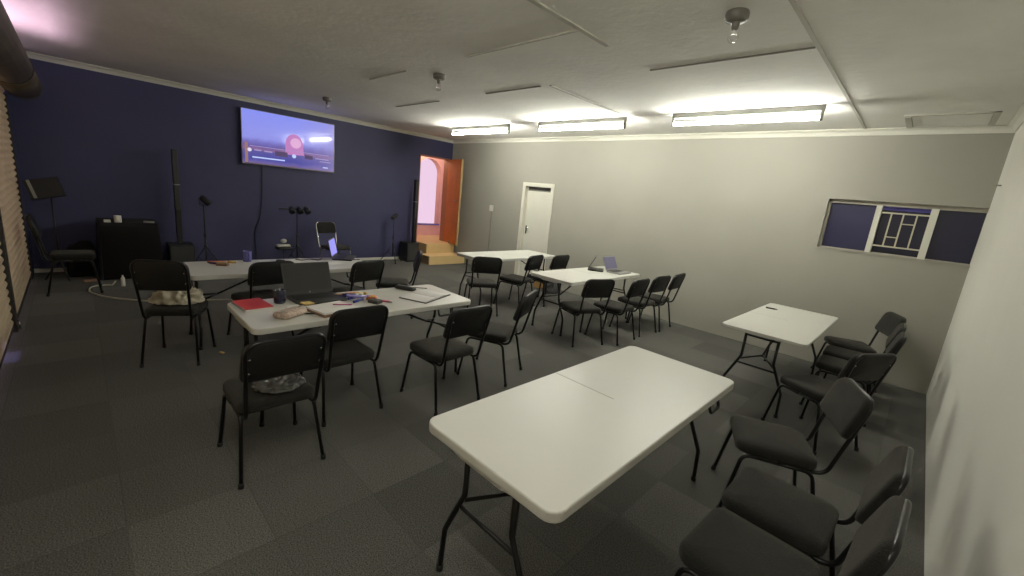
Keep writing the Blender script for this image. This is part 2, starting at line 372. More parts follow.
b = B(); tube(b, [(-8.34, -.38, 2.46), (-6.6, -.38, 2.46)], .170, 24); obj('barrel_tube', b, M_barrel, br)
b = B(); tube(b, [(-6.58, -.38, 2.46), (.25, -.38, 2.46)], .170, 24); obj('barrel_tube', b, M_barrel, br)
b = B(); tube(b, [(-6.62, -.38, 2.46), (-6.56, -.38, 2.46)], .177, 24); obj('joint_ring', b, M_rail, br)
b = B(); tube(b, [(-8.36, -.38, 2.46), (-8.34, -.38, 2.46)], .175, 24); obj('end_cap', b, M_barrel, br)
b = B(); box(b, -8.36, XR, YS-.2, YS, 2.28, 2.34); struct('wall_front_lintel', b, M_rail, 'steel lintel above the roller shutter', 'lintel')

# ------------------------------------------------------------------ ceiling lights
def tube_light(x0, x1, label, y=5.2, m=None):
    xc = (x0+x1)/2; L = x1-x0
    t = thing('ceiling_light', label, 'ceiling light', (xc, y, ZC), group='fluorescent tube lights')
    b = B(); pad(b, L+.06, .036, .006, [(0, .004), (0, -.055), (.004, -.062)], None, False); obj('batten', b, M_fit, t)
    for s in (-1, 1):
        b = B(); box(b, s*(L/2+.012)-.012, s*(L/2+.012)+.012, -.018, .018, -.150, -.05); obj('lamp_holder', b, M_fit, t, .004)
    b = B(); tube(b, [(-L/2, 0, -.125), (L/2, 0, -.125)], .019, 14); o = obj('tube', b, m or M_tube, t); o['label'] = 'lit white fluorescent tube'
tube_light(-6.95, -5.42, 'lit fluorescent tube nearest the blue wall, leftmost of three')
tube_light(-4.71, -3.21, 'lit fluorescent tube in the middle of the ceiling row')
tube_light(-2.51, -1.02, 'lit fluorescent tube nearest the ceiling strip, longest and rightmost')
tube_light(-1.75, -.25, 'lit fluorescent tube near the shutter side of the room, above the viewer', .2, M_tube_dim)
def bulb_fitting(x, label, big=True):
    t = thing('bulb_fitting', label, 'ceiling light', (x, 2.8, ZC), group='bare bulb fittings along the ceiling')
    b = B(); lathe(b, [(.062, 0), (.066, -.012), (.064, -.040), (.050, -.052), (.02, -.054)]); obj('ceiling_rose', b, M_brass, t)
    b = B(); lathe(b, [(.020, -.053), (.022, -.062), (.018, -.092), (.014, -.095)]); obj('bulb_holder', b, M_brass, t)
    b = B(); lathe(b, [(.010, -.094), (.013, -.104), (.024, -.120), (.029, -.136), (.027, -.150), (.018, -.161), (.006, -.166)]); obj('bulb', b, M_glass, t)
bulb_fitting(-1.08, 'bare bulb fitting nearest the viewer, unlit, above the big empty table')
bulb_fitting(-4.05, 'middle bare bulb fitting on the ceiling, unlit')
bulb_fitting(-6.97, 'bare bulb fitting closest to the wall screen, unlit')

# ------------------------------------------------------------------ folding tables
def make_table():
    t = thing('folding_table', '', 'table', (0, 0, 0), 0, 'white folding tables')
    W, L, g = .705, 1.80, .0015
    b = B()
    pad(b, W, L, .055, [(.010, -.044), (.001, -.041), (0, -.034), (0, -.007), (.0015, -.0025), (.005, 0)], lambda p: Vector((p.x, p.y, p.z+TZ)), False)
    tp = obj('tabletop', b, M_top, t)
    b = B(); box(b, -.342, .03, -.0035, .0035, TZ-.001, TZ+.0004); obj('fold_seam', b, M_seam, tp)
    for s in (-1, 1):
        # deep skirt with a curved belly under the short end
        b = B(); ye = s*(L/2-.006); pts = [(-.30, TZ-.04), (-.17, TZ-.044), (-.11, TZ-.056), (.11, TZ-.056), (.17, TZ-.044), (.30, TZ-.04)]
        prism(b, pts, 'y', ye, ye-s*.03)
        obj('end_skirt', b, M_top, tp)
    for s in (-1, 1):
        for q in (-1, 1):
            b = B(); y = s*.83
            tube(b, fillet([(q*.135, y, TZ-.05), (q*.135, y, .47), (q*.245, y+s*.0, .22), (q*.25, y+s*.01, .012)], .07, 6), .0125, 10)
            lg = obj('leg', b, M_leg, t)
            b = B(); tube(b, [(q*.25, y+s*.01, 0), (q*.25, y+s*.01, .03)], .0155, 10); obj('foot_cap', b, M_rub, lg)
        b = B(); tube(b, [(-.165, s*.83, .40), (.165, s*.83, .40)], .0095); obj('leg_crossbar', b, M_leg, t)
        b = B(); tube(b, [(-.135, s*.83, TZ-.06), (.135, s*.83, TZ-.06)], .0095); obj('hinge_bar', b, M_leg, t)
        b = B(); tube(b, [(-.138, s*.825, .44), (0, s*.64, .475)], .0085); tube(b, [(.138, s*.825, .44), (0, s*.64, .475)], .0085); tube(b, [(0, s*.655, .468), (0, s*.16, TZ-.044)], .0095); obj('leg_brace', b, M_leg, t)
    b = B(); tube(b, fillet([(.325, .53, TZ-.04), (.345, .53, TZ-.105), (.345, .66, TZ-.105), (.325, .66, TZ-.04)], .02), .009); o = obj('carry_handle', b, M_blk, t)
    return t
proto_t = make_table()
TAB = [
    ((-1.008, 1.880), 'big empty white folding table in the foreground'),
    ((-.875, 5.13), 'white folding table below the blue window with a pen on it'),
    ((-3.215, 1.60), 'white folding table holding the red notebook and open black laptop'),
    ((-4.90, 1.54), 'white folding table by the blue wall with blue mug and papers'),
    ((-5.03, 5.12), 'empty white folding table in front of the white door'),
    ((-3.375, 5.13), 'white folding table with two open laptops near the cream wall'),
]
tables = []
for i, ((x, y), lab) in enumerate(TAB):
    o = proto_t if i == 0 else copy_tree(proto_t)
    o.location = (x, y, 0); o['label'] = lab; tables.append(o)
tables[4].rotation_euler.z = R(2); tables[0].rotation_euler.z = R(.2); tables[0].scale = (1.035, 1.005, 1)
for k in tables[1].children:                          # this table has a thinner top
    if k.name.startswith('tabletop'):
        for q in [k]+list(k.children):
            q.data = q.data.copy()
            for v in q.data.vertices: v.co.z = TZ+(v.co.z-TZ)*.55
for i in (1, 4, 5):                                   # no carry handle shows on these three
    for k in list(tables[i].children):
        if k.name.startswith('carry_handle'): bpy.data.objects.remove(k)

# ------------------------------------------------------------------ chairs
def make_chair(name, label, fm, pm, pw=.425, H=.25):
    t = thing(name, label, 'chair', (0, 0, 0), 0, 'black upholstered chairs')
    # seat cushion
    b = B(); pad(b, .415, .415, .065, [(.02, .398), (.004, .402), (0, .412), (0, .438), (.006, .450), (.022, .459), (.06, .465)], lambda p: Vector((p.x+.018, p.y, p.z)), True, 6, .003); obj('seat', b, M_fab, t)
    # back pad, leaning with the tubes and slightly hollow
    x0, z0, x1, z1 = -.228, .50, -.338, .862
    u = Vector((x1-x0, 0, z1-z0)).normalized(); nrm = Vector((u.z, 0, -u.x))
    c = Vector((x1, 0, z1)) - u*(H/2-.004)
    def xf(p):
        q = c + u*p.y + Vector((0, 1, 0))*p.x + nrm*(p.z+.30*p.x*p.x)
        return q
    b = B(); pad(b, pw, H, (.075, .075, .035, .035), [(.012, -.020), (.002, -.015), (0, -.008), (0, .010), (.008, .020), (.03, .026)], xf, True, 6, .002)
    bp = obj('backrest', b, pm, t)
    for sx in (-1, 1):
        for sy in (-.06, .03):
            b = B(); bmesh.ops.create_uvsphere(b, u_segments=8, v_segments=5, radius=.0065)
            for v in b.verts: v.co = xf(Vector((sx*(pw/2-.035)+v.co.x, sy+v.co.y, -.0205+v.co.z*.5)))
            obj('screw', b, M_chrome, bp)
    # L-shaped tube frame that carries the back
    P = [(.10, -.165, .387), (-.205, -.178, .387), (x0-.004, -.190, .47), (x1, -.200, z1), (x1, .200, z1), (x0-.004, .190, .47), (-.205, .178, .387), (.10, .165, .387)]
    f = []
    f += fillet(P[0:1]+[(-.225, -.180, .387)]+P[3:5]+[(-.225, .180, .387)]+P[7:8], .075, 7)
    b = B(); tube(b, f, .0115, 10); obj('back_frame', b, fm, t)
    # two side hoops, each split into its two legs
    for s in (-1, 1):
        for e, fx in ((1, .245), (-1, -.245)):
            b = B(); top = .185 if e > 0 else -.165
            path = fillet([(fx, s*.222, .01), (top, s*.193, .385), (.01, s*.193, .385)], .055, 6)
            tube(b, path, .0112, 10); lg = obj('leg', b, fm, t)
            b = B(); tube(b, [(fx+e*.002, s*.223, 0), (fx-e*.001, s*.2215, .03)], .0145, 10); obj('foot_cap', b, M_rub, lg)
    return t
CH = [  # x, y, yaw, label
    (-4.565, .535, 155, 'black chair holding a crumpled cream cloth on its seat'),
    (-4.76, 1.24, 187, 'black chair behind the open black laptop, in front of the blue mug'),
    (-4.61, 2.13, 192, 'black chair behind the coloured markers, facing the blue wall table'),
    (-4.93, 2.88, 239, 'black chair seen side-on at the right end of the blue wall table'),
    (-2.62, .72, 180, 'black chair nearest the viewer at the red notebook, plastic bag on seat'),
    (-2.98, 1.305, 181, 'black chair pulled in close behind the notepad on the laptop table'),
    (-2.65, 2.03, 181, 'black chair facing the open white book, charcoal seat showing'),
    (-2.78, 2.73, 205, 'black chair turned past the right end of the laptop table'),
    (-4.50, 4.07, 148, 'black chair at the left end of the empty table by the white door'),
    (-4.53, 4.84, 191, 'black chair at the middle of the empty table by the white door'),
    (-4.47, 5.44, 182, 'black chair between the white door table and the two-laptop table'),
    (-2.93, 4.38, 160, 'first chair from the left along the front of the two-laptop table'),
    (-2.75, 4.89, 181, 'second chair from the left along the front of the two-laptop table'),
    (-2.76, 5.53, 177, 'third chair from the left along the front of the two-laptop table'),
    (-2.75, 6.02, 185, 'last chair on the right along the front of the two-laptop table'),
    (-.36, 6.16, 203, 'black chair deepest in the corner under the blue window'),
    (-.31, 5.60, 182, 'second black chair from the window corner beside the pen table'),
    (-.29, 5.08, 181, 'third black chair from the window corner beside the pen table'),
    (-.36, 4.17, 150, 'black chair turned toward the pen table, its dark back to the viewer'),
    (-.395, 2.86, 203, 'black chair beside the far right corner of the big foreground table'),
    (-.20, 2.20, 179, 'black chair second nearest the viewer along the right wall'),
    (-.20, 1.72, 177, 'black chair nearest the viewer along the right wall, bottom edge'),
]
proto_c = make_chair('stacking_chair', '', M_frame, M_vinyl)
# the row along the right wall shows its fabric fronts
chairs = []
for i, (x, y, a, lab) in enumerate(CH):
    o = proto_c if i == 0 else copy_tree(proto_c)
    o.location = (x, y, 0); o.rotation_euler = (0, 0, R(a)); o['label'] = lab; chairs.append(o)
chairs[0].scale = (.94, .90, 1.08)
for i in range(15, 22):
    for k in chairs[i].children:
        if k.name.startswith('backrest'):
            k.data = k.data.copy(); k.data.materials.clear(); k.data.materials.append(M_fab)
c = make_chair('stacking_chair', 'chair with bright chrome frame standing against the blue wall', M_chrome, M_fab, .372, .22)
c.location = (-7.98, 3.375, 0); c.rotation_euler = (0, 0, R(10))
c = copy_tree(proto_c); c.location = (-7.45, -.12, 0); c.rotation_euler = (0, 0, R(90)); c['label'] = 'black chair in the dark corner against the roller shutter'

# ------------------------------------------------------------------ wall screen
TX = XB+.07; ty0, ty1, tz0, tz1 = 2.04, 3.635, 1.805, 2.725
t = thing('television', 'large flat television showing a violet picture on the blue wall', 'television', (XB, (ty0+ty1)/2, tz0))
cy = (ty0+ty1)/2; w2 = (ty1-ty0)/2; hh = tz1-tz0
b = B(); box(b, .03, .066, -w2, w2, 0, hh); obj('housing', b, M_blk, t, .004)
b = B(); box(b, 0, .03, -.3, .3, .25, .65); obj('wall_bracket', b, M_blk, t)
b = B()
for a in ((.066, .074, -w2, w2, 0, .022), (.066, .074, -w2, w2, hh-.012, hh), (.066, .074, -w2, -w2+.012, .022, hh-.012), (.066, .074, w2-.012, w2, .022, hh-.012)): box(b, *a)
bz = obj('bezel', b, mat('bezel_silver', (.16, .15, .18, 1), .35, metal=.3), t)
def tv_mat():
    m = bpy.data.materials.new('television_picture'); m.use_nodes = True; nt = m.node_tree; N = nt.nodes; L = nt.links
    p = N['Principled BSDF']; p.inputs['Base Color'].default_value = (.01, .01, .012, 1); p.inputs['Roughness'].default_value = .07
    tc = N.new('ShaderNodeTexCoord'); sp = N.new('ShaderNodeSeparateXYZ'); L.new(tc.outputs['Object'], sp.inputs[0])
    nz = N.new('ShaderNodeTexNoise'); nz.inputs['Scale'].default_value = 5; nz.inputs['Detail'].default_value = 5; L.new(tc.outputs['Object'], nz.inputs['Vector'])
    a = N.new('ShaderNodeMath'); a.operation = 'MULTIPLY_ADD'; a.inputs[1].default_value = .10; L.new(nz.outputs['Fac'], a.inputs[0]); L.new(sp.outputs['Z'], a.inputs[2])
    mr = N.new('ShaderNodeMapRange'); mr.inputs[1].default_value = .05; mr.inputs[2].default_value = hh+.05; L.new(a.outputs[0], mr.inputs[0])
    rp = N.new('ShaderNodeValToRGB'); E = rp.color_ramp.elements
    stops = [(0, (.19, .10, .15)), (.07, (.12, .10, .36)), (.13, (.06, .06, .34)), (.26, (.10, .09, .34)), (.30, (.24, .12, .28)), (.36, (.13, .10, .36)), (.42, (.17, .15, .50)), (.50, (.28, .29, .78)), (1, (.25, .29, .88))]
    E[0].position, E[0].color = stops[0][0], (*stops[0][1], 1); E[1].position, E[1].color = stops[-1][0], (*stops[-1][1], 1)
    for q, c in stops[1:-1]:
        e = E.new(q); e.color = (*c, 1)
    L.new(mr.outputs[0], rp.inputs[0])
    # picture colour blends to a paler mauve towards the right
    mh = N.new('ShaderNodeMapRange'); mh.inputs[1].default_value = .1; mh.inputs[2].default_value = .8; mh.inputs[3].default_value = 0; mh.inputs[4].default_value = .45; L.new(sp.outputs['Y'], mh.inputs[0])
    mx = N.new('ShaderNodeMix'); mx.data_type = 'RGBA'; mx.inputs[7].default_value = (.36, .30, .55, 1); L.new(mh.outputs[0], mx.inputs[0]); L.new(rp.outputs[0], mx.inputs[6])
    L.new(mx.outputs[2], p.inputs['Emission Color']); p.inputs['Emission Strength'].default_value = 1.0
    return m
b = B(); box(b, .064, .0695, -w2+.012, w2-.012, .022, hh-.012); sc = obj('screen', b, tv_mat(), t)
def em(name, c, s=1): return mat(name, (.02, .02, .02, 1), .5, emit=(*c, 1), estr=s)
def tvbit(name, m, outline):
    b = B(); prism(b, outline, 'x', .0696, .0705); return obj(name, b, m, sc)
# pink rounded shape, player controls and title lines of the picture
U = lambda u: -w2+u*2*w2
V = lambda v: v*hh
pk = [(U(.435+.0), V(.26))] + [(U(.535-.095*cos(pi*k/12)), V(.47+.20*sin(pi*k/12))) for k in range(13)] + [(U(.64), V(.28))]
tvbit('picture_shape', em('picture_pink', (.50, .19, .50)), pk)
pk2 = [(U(.55+.06*cos(2*pi*k/14)), V(.50+.10*sin(2*pi*k/14))) for k in range(14)]
b = B(); prism(b, pk2, 'x', .0705, .071); obj('picture_shape', b, em('picture_pale_pink', (.72, .40, .66)), sc)
def disc(u, v, r, m, nm):
    b = B(); prism(b, [(U(u)+r*cos(2*pi*k/16), V(v)+r*sin(2*pi*k/16)) for k in range(16)], 'x', .0705, .0712); obj(nm, b, m, sc)
disc(.075, .265, .032, em('picture_white', (.75, .70, .85)), 'channel_icon'); disc(.53, .245, .036, em('picture_skyblue', (.50, .60, .95)), 'play_button')
def rct(u0, u1, v0, v1, m, nm):
    b = B(); prism(b, [(U(u0), V(v0)), (U(u1), V(v0)), (U(u1), V(v1)), (U(u0), V(v1))], 'x', .0700, .0708); obj(nm, b, m, sc)
rct(.03, .06, .03, .40, em('picture_tan', (.30, .16, .16)), 'picture_edge')
rct(.10, .43, .125, .15, em('picture_skyblue', (.5, .6, .95)), 'progress_bar')
rct(.08, .93, .335, .347, em('picture_mauve', (.34, .27, .52)), 'divider_line')
rct(.12, .19, .26, .285, em('picture_mauve', (.34, .27, .52)), 'title_line'); rct(.22, .30, .255, .28, em('picture_mauve', (.34, .27, .52)), 'title_line')
rct(.33, .46, .21, .30, em('picture_dark', (.07, .04, .12)), 'dark_panel'); rct(.65, .74, .22, .30, em('picture_dark', (.07, .04, .12)), 'dark_panel')
rct(.77, .93, .245, .265, em('picture_mauve', (.34, .27, .52)), 'caption_line'); rct(.82, .95, .195, .212, em('picture_mauve', (.34, .27, .52)), 'caption_line')
rct(.86, .92, .08, .10, em('picture_skyblue', (.5, .6, .95)), 'caption_line')
b = B(); tube(b, catmull([(XB+.02, 2.36, 1.80), (XB+.018, 2.36, 1.6), (XB+.016, 2.345, 1.2), (XB+.018, 2.30, .85), (XB+.016, 2.22, .62), (XB+.018, 2.23, .30), (XB+.03, 2.22, .06)], 6), .006)
tag(obj('television_cable', b, M_blk), 'thin black cable hanging down the blue wall below the television', 'cable')

# ------------------------------------------------------------------ column speakers
def col_speaker(y, label, ztop, off=0, hw=.165):
    t = thing('column_speaker', label, 'speaker', (XB+.26, y, 0), group='black column speakers')
    b = B(); box(b, -.17, .17, -hw, hw, .012, .44); sb = obj('subwoofer', b, M_blk, t, .012)
    b = B(); box(b, .171, .178, -hw+.02, hw-.02, .04, .41); obj('grille', b, M_dgrey, sb)
    for sx in (-.13, .13):
        for sy in (-hw+.045, hw-.045):
            b = B(); lathe(b, [(.018, 0), (.018, .014)], sx, sy, 10); obj('rubber_foot', b, M_rub, sb)
    b = B(); box(b, -.045, .045, off-.035, off+.035, .44, ztop); cm = obj('column', b, M_blk, t, .006)
    b = B(); box(b, .0455, .050, off-.030, off+.030, .98, ztop-.02); obj('column_grille', b, M_dgrey, cm)
    b = B(); box(b, -.047, .052, off-.037, off+.037, 1.36, 1.375); obj('joint_collar', b, M_lgrey, cm)
col_speaker(1.09, 'tall black column speaker left of the television on a bass box', 1.90)
col_speaker(5.31, 'tall black column speaker next to the open orange door', 1.86, .11, .155)

# ------------------------------------------------------------------ lighting stands
def light_stand(x, y, h, label, kind):
    t = thing('lighting_stand', label, 'lighting stand', (x, y, 0), group='black lighting stands by the blue wall')
    b = B(); tube(b, [(0, 0, .12), (0, 0, h*.55)], .014); obj('lower_pole', b, M_blk, t)
    b = B(); tube(b, [(0, 0, h*.55), (0, 0, h)], .010); obj('upper_pole', b, M_blk, t)
    b = B(); tube(b, [(0, 0, h*.53), (0, 0, h*.58)], .020); obj('clamp_collar', b, M_blk, t)
    b = B(); tube(b, [(0, 0, .40), (0, 0, .44)], .020); obj('clamp_collar', b, M_blk, t)
    for k in range(3):
        a = R(90+120*k+15); b = B()
        tube(b, [(0, 0, .42), (.27*cos(a), .27*sin(a), .012)], .008); tube(b, [(0, 0, .15), (.13*cos(a), .13*sin(a), .225)], .006)
        lg = obj('leg', b, M_blk, t); b = B(); tube(b, [(.255*cos(a), .255*sin(a), .03), (.28*cos(a), .28*sin(a), .008)], .013); obj('foot_cap', b, M_rub, lg)
    if kind == 'par':
        b = B()
        A = Vector((.02, -.04, h+.13)); D = Vector((.04, .11, -.10)).normalized()
        tube(b, [A, A+D*.05, A+D*.10, A+D*.16], [.035, .052, .050, .055], 14); hd = obj('lamp_head', b, M_blk, t)
        b = B(); tube(b, fillet([(0, -.06, h+.10), (0, -.05, h), (0, .07, h), (0, .07, h+.06)], .02), .006); obj('yoke', b, M_blk, t)
        b = B(); tube(b, [A+D*.161, A+D*.165], .046, 14); obj('lens', b, M_dgrey, hd)
    if kind == 'bar':
        b = B(); box(b, -.02, .02, -.30, .24, h-.01, h+.02); obj('crossbar', b, M_blk, t, .004)
        for k, yy in enumerate((-.10, .03, .15)):
            b = B(); A = Vector((.02, yy, h+.02)); D = Vector((.10, .02*(k-1), -.09)).normalized()
            tube(b, [A-D*.03, A+D*.02, A+D*.10], [.035, .05, .05], 12); obj('lamp_head', b, M_blk, t)
    if kind == 'small':
        b = B(); A = Vector((.01, -.07, h-.04)); D = Vector((.03, .15, .12)).normalized()
        tube(b, [A, A+D*.05, A+D*.16], [.035, .045, .045], 12); obj('lamp_head', b, M_blk, t)
    return t
light_stand(-8.33, 1.40, 1.08, 'black lighting stand with one lamp between speaker and television', 'par')
light_stand(-8.30, 2.80, 1.08, 'black lighting stand with a bar of lamps below the television', 'bar')
light_stand(-8.43, 4.86, 1.00, 'black lighting stand with one small lamp left of the doorway speaker', 'small')
# small white object on low black stand
t = thing('equipment_stand', 'low black stand with white top pieces under the lamp bar', 'stand', (-8.25, 2.55, 0))
b = B(); tube(b, [(0, 0, 0), (0, 0, .36)], .012)
for a in (0, 120, 240): tube(b, [(0, 0, .12), (.16*cos(R(a)), .16*sin(R(a)), .01)], .008)
obj('tripod', b, M_blk, t)
b = B(); pad(b, .20, .26, .05, [(.01, .36), (0, .37), (0, .40), (.02, .41)]); obj('tray', b, M_blk, t)
b = B(); box(b, -.03, .06, -.12, .10, .41, .45); o = obj('white_box', b, M_wht, t, .012)
b = B(); bmesh.ops.create_uvsphere(b, u_segments=14, v_segments=8, radius=.045, matrix=Matrix.Translation((.0, .0, .51)) @ Matrix.Diagonal((1, 1.2, .9, 1))); obj('white_knob', b, M_wht, t)

# music stand in the dark corner
t = thing('music_stand', 'dark music stand in the shadowy corner by the roller shutter', 'music stand', (-8.15, -.25, 0))
b = B(); tube(b, [(0, 0, .2), (0, 0, 1.10)], .010); obj('pole', b, M_blk, t)
for k in range(3):
    a = R(30+120*k); b = B(); tube(b, [(0, 0, .30), (.15*cos(a), .15*sin(a), .01)], .008); obj('leg', b, M_blk, t)
b = B(); box(b, -.006, .006, -.19, .13, -.10, .15); dk = obj('desk', b, M_blk, t, .003, (.03, -.01, 1.20)); dk.rotation_euler = (R(14), R(-16), 0)
b = B(); box(b, .0062, .014, -.16, -.13, -.10, .145); o = obj('pale_edge', b, mat('pale_edge_strip', (.25, .25, .22, 1), .4), dk); o['label'] = 'pale strip at the desk edge'
b = B(); box(b, -.006, .05, -.19, .13, -.106, -.096); obj('ledge', b, M_blk, dk)

# ------------------------------------------------------------------ black draped table with small things on it
t = thing('draped_table', 'small table covered to the floor in black cloth', 'table', (-8.32, .47, 0))
bx('table_board', M_blk, t, -.27, .29, -.29, .29, .775, .80)
for sx in (-.22, .24):
    for sy in (-.24, .24):
        b = B(); tube(b, [(sx, sy, 0), (sx, sy, .775)], .014); obj('leg', b, M_leg, t)
b = B(); nz = 12; m = 96; rings = []
base = rr(.60, .64, .03, 23)
for j in range(nz+1):
    f = j/nz; ring = []
    for k, (x, y) in enumerate(base):
        a = math.atan2(y, x); n_ = 1+f*.10+f*.045*sin(k*.78+1.3*sin(k*.21))+.02*f*noise.noise(Vector((x*6, y*6, 3)))
        ring.append(b.verts.new((.01+x*n_, y*n_, .806-.796*f - (.0 if j else 0))))
    rings.append(ring)
mm = len(base)
for a_, c_ in zip(rings, rings[1:]):
    for k in range(mm): b.faces.new((a_[k], a_[(k+1) % mm], c_[(k+1) % mm], c_[k])).smooth = True
ct = b.verts.new((.01, 0, .807))
for k in range(mm): b.faces.new((ct, rings[0][k], rings[0][(k+1) % mm]))
obj('cloth', b, M_cloth, t)
t2 = thing('equipment_case', 'black cloth-covered case on the floor left of the draped table', 'case', (-8.50, -.04, 0))
b = B(); pad(b, .34, .30, .05, [(-.005, .0), (-.01, .10), (0, .30), (.01, .42), (.04, .47), (.08, .485)], lambda p: Vector((p.x, p.y, p.z-.06*(p.y < 0)*min(1, p.z/.3)))); obj('cover', b, M_cloth, t2)
def mug(name, label, x, y, z, r, h, m, rz=0, handle=True):
    t = thing(name, label, 'mug', (x, y, z), rz)
    b = B(); lathe(b, [(r*.86, 0), (r*.97, .006), (r, .02), (r, h-.003), (r-.002, h), (r-.005, h-.002), (r-.005, .012), (.004, .010)], seg=24); bd = obj('body', b, m, t)
    if handle:
        b = B(); tube(b, fillet([(0, r-.003, h*.82), (0, r+.028, h*.80), (0, r+.028, h*.25), (0, r-.003, h*.20)], .018), .005); obj('handle', b, m, t)
mug('mug', 'white cup standing on the black draped table', -8.06, .36, .807, .040, .095, M_wht, 0, False)
b = B(); pad(b, .09, .07, .01, [(.002, 0), (0, .004), (0, .03), (.004, .034)]); tag(obj('small_box', b, M_wht, loc=(-8.06, .25, .807)), 'small white box left of the cup on the draped table', 'box')
b = B(); pad(b, .12, .05, .01, [(.002, 0), (0, .004), (0, .022), (.004, .025)]); tag(obj('remote_control', b, M_lgrey, loc=(-8.06, .69, .807), rotz=R(80)), 'small grey device at the right of the draped table', 'device')
b = B(); lathe(b, [(.02, 0), (.022, .01), (.022, .11), (.01, .13), (.01, .15)], seg=12); tag(obj('bottle', b, M_wht, loc=(-7.57, .33, 0)), 'small white bottle standing on the carpet before the draped table', 'bottle')
b = B(); pad(b, .07, .16, .02, [(.004, 0), (0, .008), (.004, .03), (.02, .038)]); tag(obj('small_box', b, M_brown, loc=(-7.95, .02, 0), rotz=R(20)), 'low brown box on the dark floor beside the draped table', 'box')
b = B(); tube(b, catmull([(-7.68, .26, .05), (-7.62, .22, .012), (-7.66, .17, .008), (-7.60, .03, .008), (-7.36, .0, .008), (-7.15, .06, .008), (-6.95, .17, .008), (-6.75, .36, .008), (-6.55, .62, .008), (-6.45, 1.0, .008), (-6.35, 1.3, .008), (-6.2, 1.6, .008)], 7), .009)
tag(obj('extension_cord', b, M_ext), 'white cord looping across the dark carpet', 'cord')

# wall outlet and conduit on the cream wall
t = thing('wall_switch', 'white switch box with a thin conduit on the cream wall', 'switch', (-7.15, YC, 1.41))
b = B(); box(b, -.05, .05, -.035, 0, -.07, .06); obj('switch_box', b, M_wht, t, .006)
b = B(); box(b, -.030, .0, -.040, -.035, -.03, .02); obj('rocker', b, M_wht, t, .002)
b = B(); tube(b, [(.01, -.012, -.07), (.01, -.012, -1.35)], .010); obj('conduit', b, M_grey2, t)
b = B(); tube(b, [(XR, 6.12, 2.28), (XR-.035, 6.12, 2.28)], .006); tag(obj('wall_hook', b, M_brass), 'tiny dark hook high on the right wall', 'hook')

# ------------------------------------------------------------------ laptops and things on the tables
def laptop(label, x, y, yaw, w, d, tilt, m_body, m_screen, z=TZ, logo=False):
    t = thing('laptop', label, 'laptop', (x, y, z+.002), R(yaw), 'open laptops')
    b = B(); pad(b, d, w, .012, [(.003, 0), (0, .003), (0, .014), (.002, .017)], lambda p: Vector((p.x+d/2, p.y, p.z)), False); bs = obj('base', b, m_body, t)
    kb = bx('keyboard', M_blk, bs, d*.10, d*.55, -w*.43, w*.43, .0165, .0185)
    bx('trackpad', m_body, bs, d*.62, d*.92, -w*.15, w*.13, .0165, .0178)
    H = d*.96; a = R(tilt); u = Vector((-sin(a), 0, cos(a))); n = Vector((cos(a), 0, sin(a))); o0 = Vector((0, 0, .017))
    fx = lambda px, py, pz: o0 + u*py + Vector((0, 1, 0))*px + n*pz
    b = B(); pad(b, w, H, .010, [(.002, -.007), (0, -.005), (0, 0), (.002, .001)], lambda p: fx(p.x, p.y+H/2+.004, p.z), False); ld = obj('screen_lid', b, m_body, t)
    b = B(); vs = [fx(sx*(w/2-.009), py, .0016) for sx, py in ((-1, .028), (1, .028), (1, H-.008), (-1, H-.008))]
    vt = [v + n*.0012 for v in vs]; lo = [b.verts.new(v) for v in vs]; hi = [b.verts.new(v) for v in vt]
    for k in range(4): b.faces.new((lo[k], lo[(k+1) % 4], hi[(k+1) % 4], hi[k]))
    b.faces.new(hi); b.faces.new(lo[::-1]); obj('screen', b, m_screen, ld)
    b = B(); tube(b, [(0, -w*.4, .015), (0, w*.4, .015)], .007, 8); obj('hinge', b, M_blk, t)
    if logo:
        b = B(); c0 = fx(0, .016, .0016); pts = []
        for k in range(16): pts.append(c0 + (Vector((0, 1, 0))*cos(2*pi*k/16) + u*sin(2*pi*k/16))*.0065)
        lo = [b.verts.new(v) for v in pts]; hi = [b.verts.new(v+n*.0008) for v in pts]
        for k in range(16): b.faces.new((lo[k], lo[(k+1) % 16], hi[(k+1) % 16], hi[k]))
        b.faces.new(hi); b.faces.new(lo[::-1]); obj('logo', b, M_lgrey, ld)
    return t
laptop('open black laptop with a dark screen beside the navy mug', -3.535, 1.29, 3, .385, .27, 20, M_dgrey, M_lapscreen_off, logo=True)
laptop('open laptop with a glowing violet screen on the blue wall table', -5.21, 2.20, 56, .34, .23, 12, M_dgrey, M_lapscreen_v)
laptop('silver laptop whose lilac screen faces the viewer', -3.35, 5.72, 2, .36, .23, 27, M_lgrey, M_lapscreen_on)
laptop('dark laptop with its lid half closed, left of the lilac-screen laptop', -3.61, 5.45, 31, .30, .23, -26, M_dgrey, M_lapscreen_off)

# red notebook, navy mug etc. on the laptop table
t = thing('notebook', 'red-covered notebook on the corner of the laptop table', 'notebook', (-3.405, .835, TZ+.001), R(5))
b = B(); pad(b, .265, .185, .006, [(0, 0), (0, .014)], None, False); o = obj('pages', b, M_paper, t); o['label'] = 'white page block'
b = B(); pad(b, .27, .19, .008, [(0, .014), (0, .017), (.001, .018)], None, False); obj('cover', b, M_red, t)
b = B()
for k in range(22): tube(b, [(.123-k*.0117, -.095, .002), (.123-k*.0117, -.100, .010), (.123-k*.0117, -.093, .019)], .0013, 5)
obj('wire_binding', b, M_lgrey, t)
mug('mug', 'dark navy mug between the red notebook and black laptop', -3.41, 1.02, TZ+.001, .042, .105, M_navy, R(60))
t = thing('pencil_case', 'mottled pink and cream pencil case lying near the table edge', 'pencil case', (-3.065, .985, TZ+.001), R(31))
b = B(); pad(b, .13, .22, .03, [(.012, 0), (.002, .008), (0, .02), (.006, .036), (.025, .044), (.05, .047)], None, True, 5, .001); obj('pouch', b, M_pinkb, t)
